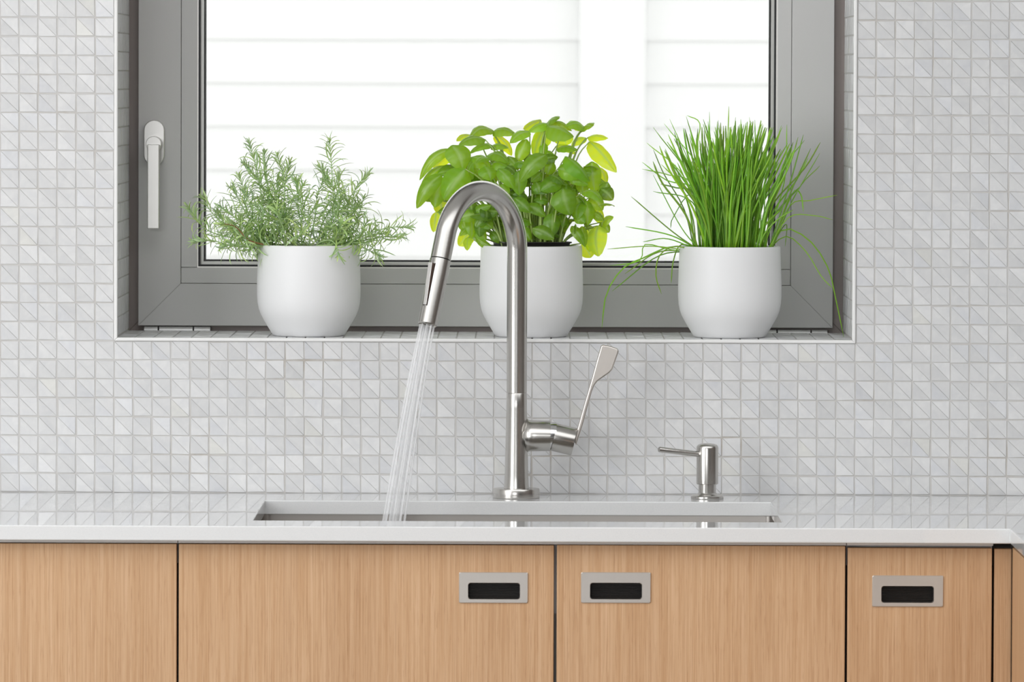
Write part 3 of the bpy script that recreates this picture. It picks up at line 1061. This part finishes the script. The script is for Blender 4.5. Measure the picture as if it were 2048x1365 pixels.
# base x,y  tip x,y  width (all in a measuring frame), facing, depth offset
LV = [
    (390, 380, 145, 580, 78, 'D', -.01), (385, 395, 250, 515, 85, 'U', .01), (395, 345, 478, 525, 160, 'D', -.03), (335, 505, 140, 700, 85, 'D', .0),
    (315, 570, 128, 805, 100, 'D', -.03), (495, 525, 335, 745, 190, 'F', -.045), (330, 600, 262, 810, 130, 'F', -.02), (300, 760, 330, 870, 90, 'U', .0),
    (645, 300, 450, 325, 92, 'T', -.01), (705, 235, 525, 275, 105, 'T', .015), (545, 270, 432, 300, 70, 'U', .03), (700, 245, 870, 245, 90, 'T', .02),
    (720, 265, 850, 410, 85, 'U', .03), (985, 240, 835, 315, 85, 'T', .0), (1065, 150, 940, 215, 115, 'U', .03), (1115, 175, 1200, 130, 120, 'T', .02),
    (1120, 180, 975, 225, 80, 'T', .01), (1115, 195, 1005, 410, 135, 'U', .01), (1120, 200, 1315, 265, 150, 'T', -.02), (1230, 240, 1260, 335, 110, 'U', .01),
    (1140, 170, 1300, 215, 60, 'T', .03), (1395, 205, 1265, 185, 100, 'T', .01), (1395, 205, 1450, 195, 100, 'T', .02), (1390, 205, 1330, 225, 55, 'U', .0),
    (1425, 285, 1570, 280, 70, 'U', .01), (1410, 288, 1303, 342, 62, 'U', .01), (1435, 318, 1645, 530, 120, 'U', .0), (1190, 370, 1340, 372, 80, 'T', -.01),
    (1185, 350, 1330, 400, 60, 'U', .02), (1108, 420, 905, 600, 118, 'D', -.055), (960, 300, 885, 470, 100, 'F', .0), (1255, 430, 1445, 600, 110, 'T', -.03),
    (1200, 520, 1390, 560, 130, 'F', -.03), (1455, 470, 1480, 695, 125, 'F', -.01), (1505, 510, 1568, 625, 75, 'U', .015), (1575, 625, 1515, 740, 85, 'F', .0),
    (1385, 700, 1535, 755, 85, 'T', -.03), (1440, 740, 1535, 825, 100, 'D', -.01), (1410, 765, 1425, 945, 115, 'F', -.03), (1480, 800, 1530, 935, 75, 'U', .0),
    (1530, 960, 1605, 885, 75, 'D', .0), (1520, 930, 1585, 1000, 70, 'F', .01), (1500, 955, 1500, 1178, 125, 'U', -.01), (1445, 955, 1435, 1145, 80, 'U', .0),
    (1385, 1090, 1445, 1190, 100, 'U', .01), (1235, 675, 1290, 865, 175, 'F', -.055), (1215, 600, 1070, 680, 125, 'F', -.045), (1030, 620, 1060, 710, 90, 'F', -.03),
    (870, 745, 985, 845, 95, 'F', -.05), (1008, 975, 1165, 1050, 98, 'F', -.055), (1160, 860, 1150, 1035, 115, 'F', -.035), (660, 425, 820, 455, 100, 'T', -.01),
    (690, 490, 820, 500, 80, 'T', -.02), (535, 440, 680, 500, 130, 'D', -.02), (640, 505, 690, 600, 120, 'D', -.04), (745, 525, 860, 660, 85, 'D', -.045),
    (770, 640, 825, 705, 75, 'F', -.04), (705, 350, 530, 385, 60, 'T', .0), (690, 355, 815, 350, 70, 'T', .01), (895, 545, 905, 715, 115, 'F', -.03),
    (550, 860, 680, 800, 75, 'F', -.03), (625, 940, 705, 950, 90, 'F', -.02), (535, 890, 545, 1045, 80, 'F', -.01), (530, 985, 450, 1100, 95, 'U', .01),
    (520, 1040, 508, 1135, 55, 'U', .0), (580, 1045, 705, 1122, 55, 'F', -.02), (275, 850, 252, 995, 70, 'U', .01), (480, 900, 510, 1000, 80, 'F', .0),
    (1280, 580, 1420, 640, 90, 'F', -.02), (1330, 740, 1400, 800, 90, 'F', -.02), (1340, 870, 1400, 930, 80, 'F', -.03), (1300, 960, 1400, 1100, 70, 'F', -.02),
    (1380, 960, 1405, 1110, 70, 'F', -.01), (960, 800, 1100, 880, 80, 'F', -.03), (930, 960, 990, 1060, 80, 'F', -.04), (1230, 870, 1240, 960, 70, 'F', -.02),
    (820, 430, 900, 520, 70, 'T', -.01), (870, 480, 980, 500, 60, 'T', -.02), (1010, 720, 1080, 800, 90, 'F', -.01), (1060, 400, 1180, 440, 70, 'T', .0),
    (1100, 330, 1080, 430, 60, 'F', .0), (1160, 470, 1120, 560, 90, 'F', -.02), (700, 600, 650, 700, 80, 'F', -.01), (560, 560, 520, 640, 70, 'D', -.01),
    (860, 660, 900, 730, 80, 'F', -.01), (640, 860, 740, 900, 70, 'F', .0), (590, 960, 650, 1060, 80, 'F', -.01), (690, 1000, 760, 1080, 70, 'F', -.01),
    (770, 980, 800, 1080, 70, 'F', .0), (560, 1000, 600, 1080, 60, 'F', .0), (430, 500, 330, 530, 60, 'T', .0), (470, 620, 420, 760, 110, 'F', .0),
]
nodes = []
for bx, by, tx, ty, wd, fc_, dy_ in LV:
    a_ = cp(bx, by)
    b_ = cp(tx, ty)
    jit = rb.uniform(-0.006, 0.006)
    yb_ = PY + dy_ * 0.8 + jit
    drop = {'T': -0.010, 'D': -0.012, 'F': -0.008, 'U': 0.012}[fc_]
    B = P(a_[0], a_[1], yb_)
    Tp = P(b_[0], b_[1], yb_ + drop)
    wpx = wd / 3.7917 * {'T': 1.5, 'D': 1.22, 'F': 1.12, 'U': 1.28}[fc_]
    n_ = NRM[fc_].copy()
    n_.x += rb.uniform(-0.25, 0.25)
    low = max(0.0, min(1.0, (by - 350) / 500))
    basil_leaf(B, Tp, wpx * PK, n_, rb, arch=rb.uniform(0.12, 0.24) if fc_ in 'TD' else rb.uniform(0.08, 0.16), cup=rb.uniform(0.24, 0.42), tone=rb.uniform(1.15, 1.4) if fc_ == 'U' else rb.uniform(0.8, 1.1), yellow=rb.uniform(0.3, 0.6) if fc_ == 'U' else rb.uniform(0, 0.15))  # leaves seen from below: backlight glow put into a yellower, brighter tone
    nodes.append((B, by))
# inner foliage filling the bush; its shade is put into darker tones
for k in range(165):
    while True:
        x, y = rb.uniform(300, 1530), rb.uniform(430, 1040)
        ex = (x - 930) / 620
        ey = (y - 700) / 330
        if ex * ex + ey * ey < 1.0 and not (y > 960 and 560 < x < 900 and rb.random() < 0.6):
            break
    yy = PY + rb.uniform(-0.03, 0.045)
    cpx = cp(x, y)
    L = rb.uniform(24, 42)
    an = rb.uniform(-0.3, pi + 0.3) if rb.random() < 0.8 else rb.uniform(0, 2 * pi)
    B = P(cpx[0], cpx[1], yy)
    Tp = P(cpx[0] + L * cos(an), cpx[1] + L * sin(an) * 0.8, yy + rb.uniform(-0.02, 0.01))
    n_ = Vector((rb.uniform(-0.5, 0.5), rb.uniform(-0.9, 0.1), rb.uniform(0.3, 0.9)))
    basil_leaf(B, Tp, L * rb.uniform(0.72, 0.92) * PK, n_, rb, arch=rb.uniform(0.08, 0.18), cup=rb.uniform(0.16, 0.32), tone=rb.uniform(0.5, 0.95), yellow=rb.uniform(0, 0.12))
    if k % 6 == 0:
        nodes.append((B, y))


def spline(pts, n):
    pts = [Vector(p) for p in pts]
    q = [pts[0] * 2 - pts[1]] + pts + [pts[-1] * 2 - pts[-2]]
    out = []
    segs = len(pts) - 1
    for i in range(n + 1):
        t = i / n * segs
        s_ = min(int(t), segs - 1)
        f = t - s_
        a, b, c, d = q[s_:s_ + 4]
        out.append(0.5 * ((2 * b) + (c - a) * f + (2 * a - 5 * b + 4 * c - d) * f * f + (3 * b - a - 3 * c + d) * f ** 3))
    return out


for B, by in nodes:
    if rb.random() < 0.42 and by > 700:
        continue
    ox = bxc + max(-0.036, min(0.036, (B.x - bxc) * 0.45 + rb.uniform(-0.012, 0.012)))
    oy = PY + max(-0.034, min(0.034, (B.y - PY) * 0.5 + rb.uniform(-0.015, 0.015)))
    root = Vector((ox, oy, bzs - 0.002))
    h = B.z - root.z
    if h < 0.004:
        mid = root + Vector(((B.x - root.x) * 0.5, (B.y - root.y) * 0.5, 0.02))
        pth = spline([root, mid, B], 8)
    else:
        m1 = root + Vector(((B.x - root.x) * 0.22, (B.y - root.y) * 0.3, h * 0.5))
        m2 = root + Vector(((B.x - root.x) * 0.62, (B.y - root.y) * 0.7, h * 0.86))
        pth = spline([root, m1, m2, B], 10)
    MB().tube(pth, [0.0014 - 0.0007 * i / (len(pth) - 1) for i in range(len(pth))], 7).obj('stem', M['stem'], bas, smooth='all')

# ---- lavender-like herb with needle leaves
rr = random.Random(23)
ros = empty('potted_rosemary', (P(617, 600, PY).x, PY, SILL))
tag(ros, 'grey green needle-leaved herb in a white pot, nearest the window handle', 'potted plant')
rxc, rzs = pot(ros, 617.5)


def needle(m, tones, base, d0, up, L, wd, curl, rn):
    d0 = d0.normalized()
    sd = d0.cross(up)
    if sd.length < 1e-4:
        sd = d0.orthogonal()
    sd.normalize()
    p = base.copy()
    d = d0.copy()
    NS = 6
    tv = rn.uniform(0.8, 1.25)
    yl = rn.uniform(-0.05, 0.25)
    st = []
    tw = rn.uniform(-0.5, 0.5)
    for i in range(NS + 1):
        u = i / NS
        ww = wd * (0.45 + 0.65 * sin(pi * min(1, u * 0.9 + 0.08)) ** 0.7) * (1 if u < 0.85 else (1.0 - u) / 0.15 * 0.8 + 0.15)
        nn_ = sd.cross(d).normalized()
        s2 = (sd * cos(tw * u) + nn_ * sin(tw * u))
        st += [p - s2 * ww / 2 - nn_ * ww * 0.18, p + nn_ * ww * 0.12, p + s2 * ww / 2 - nn_ * ww * 0.18]
        tones += [(tv * (1 + yl), tv * (1 + yl * .5), tv * (1 - yl * .6))] * 3
        p = p + d * (L / NS)
        ax = sd
        d = (Matrix.Rotation(curl / NS, 3, ax) @ d).normalized()
    fs = []
    for i in range(NS):
        a = i * 3
        fs += [(a, a + 1, a + 4, a + 3), (a + 1, a + 2, a + 5, a + 4)]
    m.add(st, fs)


def cq(x, y):
    return 340 + x / 3.033, 250 + y / 3.033


# polyline (measuring frame), depth at root / tip
SP = [
    ([(565, 735), (560, 520), (535, 310), (488, 135)], 0, .0), ([(600, 735), (600, 470), (585, 300), (572, 190)], .01, .01), ([(640, 735), (690, 480), (690, 330), (655, 200)], .0, -.01),
    ([(620, 735), (660, 420), (700, 330), (722, 245)], .02, .03), ([(900, 735), (985, 560), (985, 330), (968, 105)], -.01, -.01), ([(1000, 735), (1090, 560), (1120, 400), (1185, 310)], .0, .01),
    ([(1000, 735), (1100, 640), (1150, 530), (1172, 450)], .01, .02), ([(560, 735), (400, 690), (230, 640), (122, 515)], .0, -.01), ([(560, 730), (390, 660), (265, 545), (200, 450)], .01, .02),
    ([(570, 738), (400, 738), (250, 700), (165, 705)], -.02, -.03), ([(560, 720), (450, 620), (370, 540), (320, 505)], .0, .01), ([(590, 720), (500, 600), (430, 480), (390, 400)], .01, .02),
    ([(1020, 735), (1180, 670), (1320, 625), (1440, 618)], -.01, -.02), ([(1040, 735), (1180, 700), (1290, 680), (1390, 680)], .01, .0), ([(1040, 735), (1120, 715), (1210, 730), (1262, 790)], -.02, -.03),
    ([(900, 720), (970, 700), (1010, 735), (1020, 775)], -.04, -.065), ([(800, 735), (800, 560), (790, 440), (770, 350)], -.01, -.02), ([(840, 735), (880, 560), (895, 420), (930, 345)], .0, .0),
    ([(920, 735), (1010, 560), (1020, 420), (1025, 330)], -.02, -.03), ([(700, 735), (720, 560), (740, 470), (800, 375)], .0, -.01), ([(560, 735), (530, 600), (470, 450), (425, 330)], -.02, -.03),
    ([(760, 735), (770, 700), (790, 670), (800, 655)], -.04, -.06), ([(950, 735), (1000, 680), (1030, 630), (1040, 600)], -.04, -.06), ([(650, 735), (620, 640), (560, 560), (530, 500)], -.03, -.04),
    ([(700, 735), (690, 640), (660, 560), (650, 520)], -.03, -.05), ([(1060, 735), (1110, 700), (1150, 670), (1190, 600)], -.02, -.03), ([(600, 735), (480, 700), (400, 620), (330, 600)], -.03, -.05),
    ([(560, 738), (470, 735), (410, 725), (340, 730)], -.03, -.05), ([(980, 735), (1060, 600), (1080, 480), (1060, 420)], .02, .03), ([(850, 735), (840, 620), (850, 540), (880, 500)], -.03, -.04),
    ([(760, 735), (700, 600), (650, 470), (600, 420)], .02, .03),
]
rj = random.Random(77)
for q_ in list(SP)[::2]:
    sc_ = rj.uniform(0.62, 0.85)
    r0 = q_[0][0]
    SP.append(([(r0[0] + (x - r0[0]) * sc_ + (30 if i else 0) * rj.uniform(-1.5, 1.5), r0[1] + (y - r0[1]) * sc_) for i, (x, y) in enumerate(q_[0])], q_[1] + .012, q_[2] + .02))
for pl_, ya, yb2 in SP:
    n_ = len(pl_)
    pts3 = []
    for i, (x, y) in enumerate(pl_):
        u = i / (n_ - 1)
        q = cq(x, y)
        pts3.append(P(q[0], q[1], PY + ya + (yb2 - ya) * u))
    # root the stem in the soil
    rt = Vector((rxc + max(-.055, min(.055, (pts3[0].x - rxc))) * 0.8, PY + ya * 0.8, rzs - 0.003))
    pth = spline([rt] + pts3, 30)
    L = sum((pth[i + 1] - pth[i]).length for i in range(30))
    brown = rr.random() < 0.06
    st = MB().tube(pth, [0.0013 - 0.0008 * i / 30 for i in range(31)], 6).obj('sprig_stem', M['stemb'] if brown else M['stemg'], ros, smooth='all')
    m, tones = MB(), []
    step = 0.0047
    pos, acc, k = 0.010, 0.0, 0
    cum = [0]
    for i in range(30):
        cum.append(cum[-1] + (pth[i + 1] - pth[i]).length)
    while pos < L:
        i = max(j for j in range(30) if cum[j] <= pos)
        f = (pos - cum[i]) / max(1e-6, cum[i + 1] - cum[i])
        c = pth[i].lerp(pth[i + 1], f)
        t = (pth[i + 1] - pth[i]).normalized()
        u = pos / L
        a = t.orthogonal().normalized()
        b = t.cross(a)
        phi = (k % 2) * pi / 2 + rr.uniform(-0.5, 0.5)
        endf = min(1.0, 0.55 + (1 - u) * 3.2)
        for s_ in (0, pi):
            rad = a * cos(phi + s_) + b * sin(phi + s_)
            op = 0.50 + 0.65 * min(1, (1 - u) * 3.5) + rr.uniform(-0.15, 0.2)
            d = t * cos(op) + rad * sin(op) + Vector((0, 0, 0.12))
            needle(m, tones, c, d, rad, rr.uniform(0.021, 0.035) * endf, rr.uniform(0.0016, 0.0025) * (0.7 + 0.3 * endf), rr.uniform(0.3, 2.1) * (-1 if rr.random() < 0.22 else 1), rr)
        k += 1
        pos += step * (0.7 + 0.6 * (1 - u)) * (1.0 if pos > 0.02 else 1.3)
    t = (pth[30] - pth[28]).normalized()
    for q in range(6):
        a = t.orthogonal().normalized()
        b = t.cross(a)
        rad = a * cos(q * 1.05) + b * sin(q * 1.05)
        needle(m, tones, pth[30], t + rad * rr.uniform(0.1, 0.75), rad, rr.uniform(0.010, 0.019), 0.0016, rr.uniform(0.2, 1.6), rr)
    o = m.obj('needle_leaves', M['rosemary'], st, smooth='all', fixn=False)
    leaf_attrs(o.data, tones)
    tag(o, kind='stuff')

# ---- chives
rc = random.Random(31)
chv = empty('potted_chives', (P(1460, 600, PY).x, PY, SILL))
tag(chv, 'tall clump of thin green chives in a white pot, at the window corner', 'potted plant')
cxc, czs = pot(chv, 1459.5)


def cr(x, y):
    return 1180 + x / 2.7296, 200 + y / 2.7296


def blade(pts, r0, tone):
    pth = spline(pts, 12)
    n_ = len(pth)
    m = MB().tube(pth, [r0 * (1 - 0.30 * (i / (n_ - 1))) * (1 if i < n_ - 1 else 0.3) for i in range(n_)], 5)
    o = m.obj('blade', M['chive'], chv, smooth='all', fixn=False)
    leaf_attrs(o.data, [tone] * len(m.v))


def chive_tone():
    t = rc.uniform(0.65, 1.2)
    y = rc.uniform(0, 0.45)
    return (t * (1 + y), t * (1 + 0.2 * y), t)


# long outlying blades measured one by one
OUT = [
    [(600, 790), (500, 700), (345, 410)], [(600, 800), (450, 720), (225, 528)], [(640, 780), (580, 480), (345, 150)], [(650, 780), (560, 400), (435, 105)], [(660, 790), (620, 420), (405, 130)],
    [(660, 790), (520, 430), (310, 235)], [(600, 770), (440, 740), (195, 692)], [(600, 775), (380, 830), (190, 950)], [(600, 775), (380, 850), (120, 1045)], [(590, 790), (350, 800), (95, 815)],
    [(610, 780), (450, 800), (300, 860), (180, 920), (90, 1060), (65, 1245)], [(600, 790), (430, 760), (290, 775)], [(640, 790), (560, 560), (345, 500)], [(640, 790), (580, 500), (420, 440), (285, 340)],
    [(650, 790), (560, 470), (430, 410), (285, 378)], [(660, 790), (570, 520), (470, 480), (385, 460)], [(980, 790), (1060, 705), (1200, 770), (1300, 920), (1340, 1080), (1385, 1295)],
    [(980, 790), (1070, 745), (1180, 830), (1260, 960), (1325, 1030)], [(980, 790), (1080, 645), (1220, 632), (1325, 655)], [(1000, 790), (1090, 580), (1200, 550), (1350, 520)],
    [(1000, 800), (1100, 560), (1255, 290)], [(1000, 800), (1090, 520), (1205, 265)], [(990, 800), (1090, 460), (1165, 190)], [(960, 790), (1060, 450), (1075, 135)], [(900, 790), (960, 420), (1045, 140)],
    [(760, 790), (750, 400), (758, 35)], [(700, 790), (660, 400), (652, 65)], [(680, 790), (600, 350), (525, 90)], [(860, 790), (900, 400), (870, 95)], [(860, 790), (900, 400), (900, 110)],
    [(780, 790), (770, 400), (795, 95)], [(820, 790), (850, 400), (857, 120)], [(740, 790), (730, 400), (700, 110)], [(720, 790), (700, 380), (618, 105)], [(640, 800), (560, 520), (455, 640), (440, 700)],
    [(600, 785), (470, 800), (380, 850), (360, 960), (390, 1060)], [(600, 785), (500, 790), (455, 880), (443, 1000)], [(1000, 790), (1050, 700), (1075, 690), (1065, 800)],
    [(650, 790), (590, 300), (600, 130), (530, 85)], [(1010, 800), (1130, 500), (1255, 360)], [(610, 785), (450, 820), (300, 790), (270, 880), (110, 905)], [(1000, 790), (1100, 520), (1150, 515), (1165, 610)],
]
for pl_ in OUT:
    dz_ = rc.uniform(-0.03, 0.03)
    dend = rc.uniform(-0.02, 0.01)
    n_ = len(pl_)
    rt = cr(*pl_[0])
    p3 = [Vector((cxc + max(-.058, min(.058, (P(rt[0], rt[1], PY).x - cxc) * 0.9)), PY + dz_, czs - 0.002))]
    for i, (x, y) in enumerate(pl_):
        if i == 0:
            q = cr(x, y)
            pt = P(q[0], q[1] - 3, PY + dz_)
            continue
        u = i / (n_ - 1)
        q = cr(x, y)
        lowf = -0.075 if (y > 900 and 480 < x < 1050) else dend * u
        p3.append(P(q[0], q[1], PY + dz_ * (1 - u) + lowf))
    blade(p3, rc.uniform(0.0007, 0.0012), chive_tone())
for k in range(255):
    s_ = rc.gauss(0.08, 0.46)
    s_ = max(-1, min(1, s_))
    q = rc.uniform(-1, 1)
    rt = Vector((cxc + s_ * 0.046 + rc.uniform(-.006, .006) - 0.002, PY + q * 0.035, czs - 0.002))
    # fan envelope of the tips
    tx = 785 + s_ * 380 + rc.gauss(0, 85)
    top = 100 + 0.0010 * (tx - 800) ** 2 * 0.6 + abs(rc.gauss(0, 150))
    top = min(top, 600)
    if tx > 950:
        top = max(top, 150)
    c1 = cr(tx, top)
    tip = P(c1[0], c1[1], PY + q * 0.045 + rc.uniform(-.01, .01))
    h = tip.z - rt.z
    bowf = rc.uniform(0.30, 0.5)
    m1 = rt + Vector(((tip.x - rt.x) * bowf * 0.6 + rc.uniform(-.003, .003), (tip.y - rt.y) * 0.3, h * 0.42))
    m2 = rt + Vector(((tip.x - rt.x) * (bowf + 0.28) + rc.uniform(-.003, .003), (tip.y - rt.y) * 0.65, h * 0.76))
    blade([rt, m1, m2, tip], rc.uniform(0.0009, 0.0017), chive_tone())
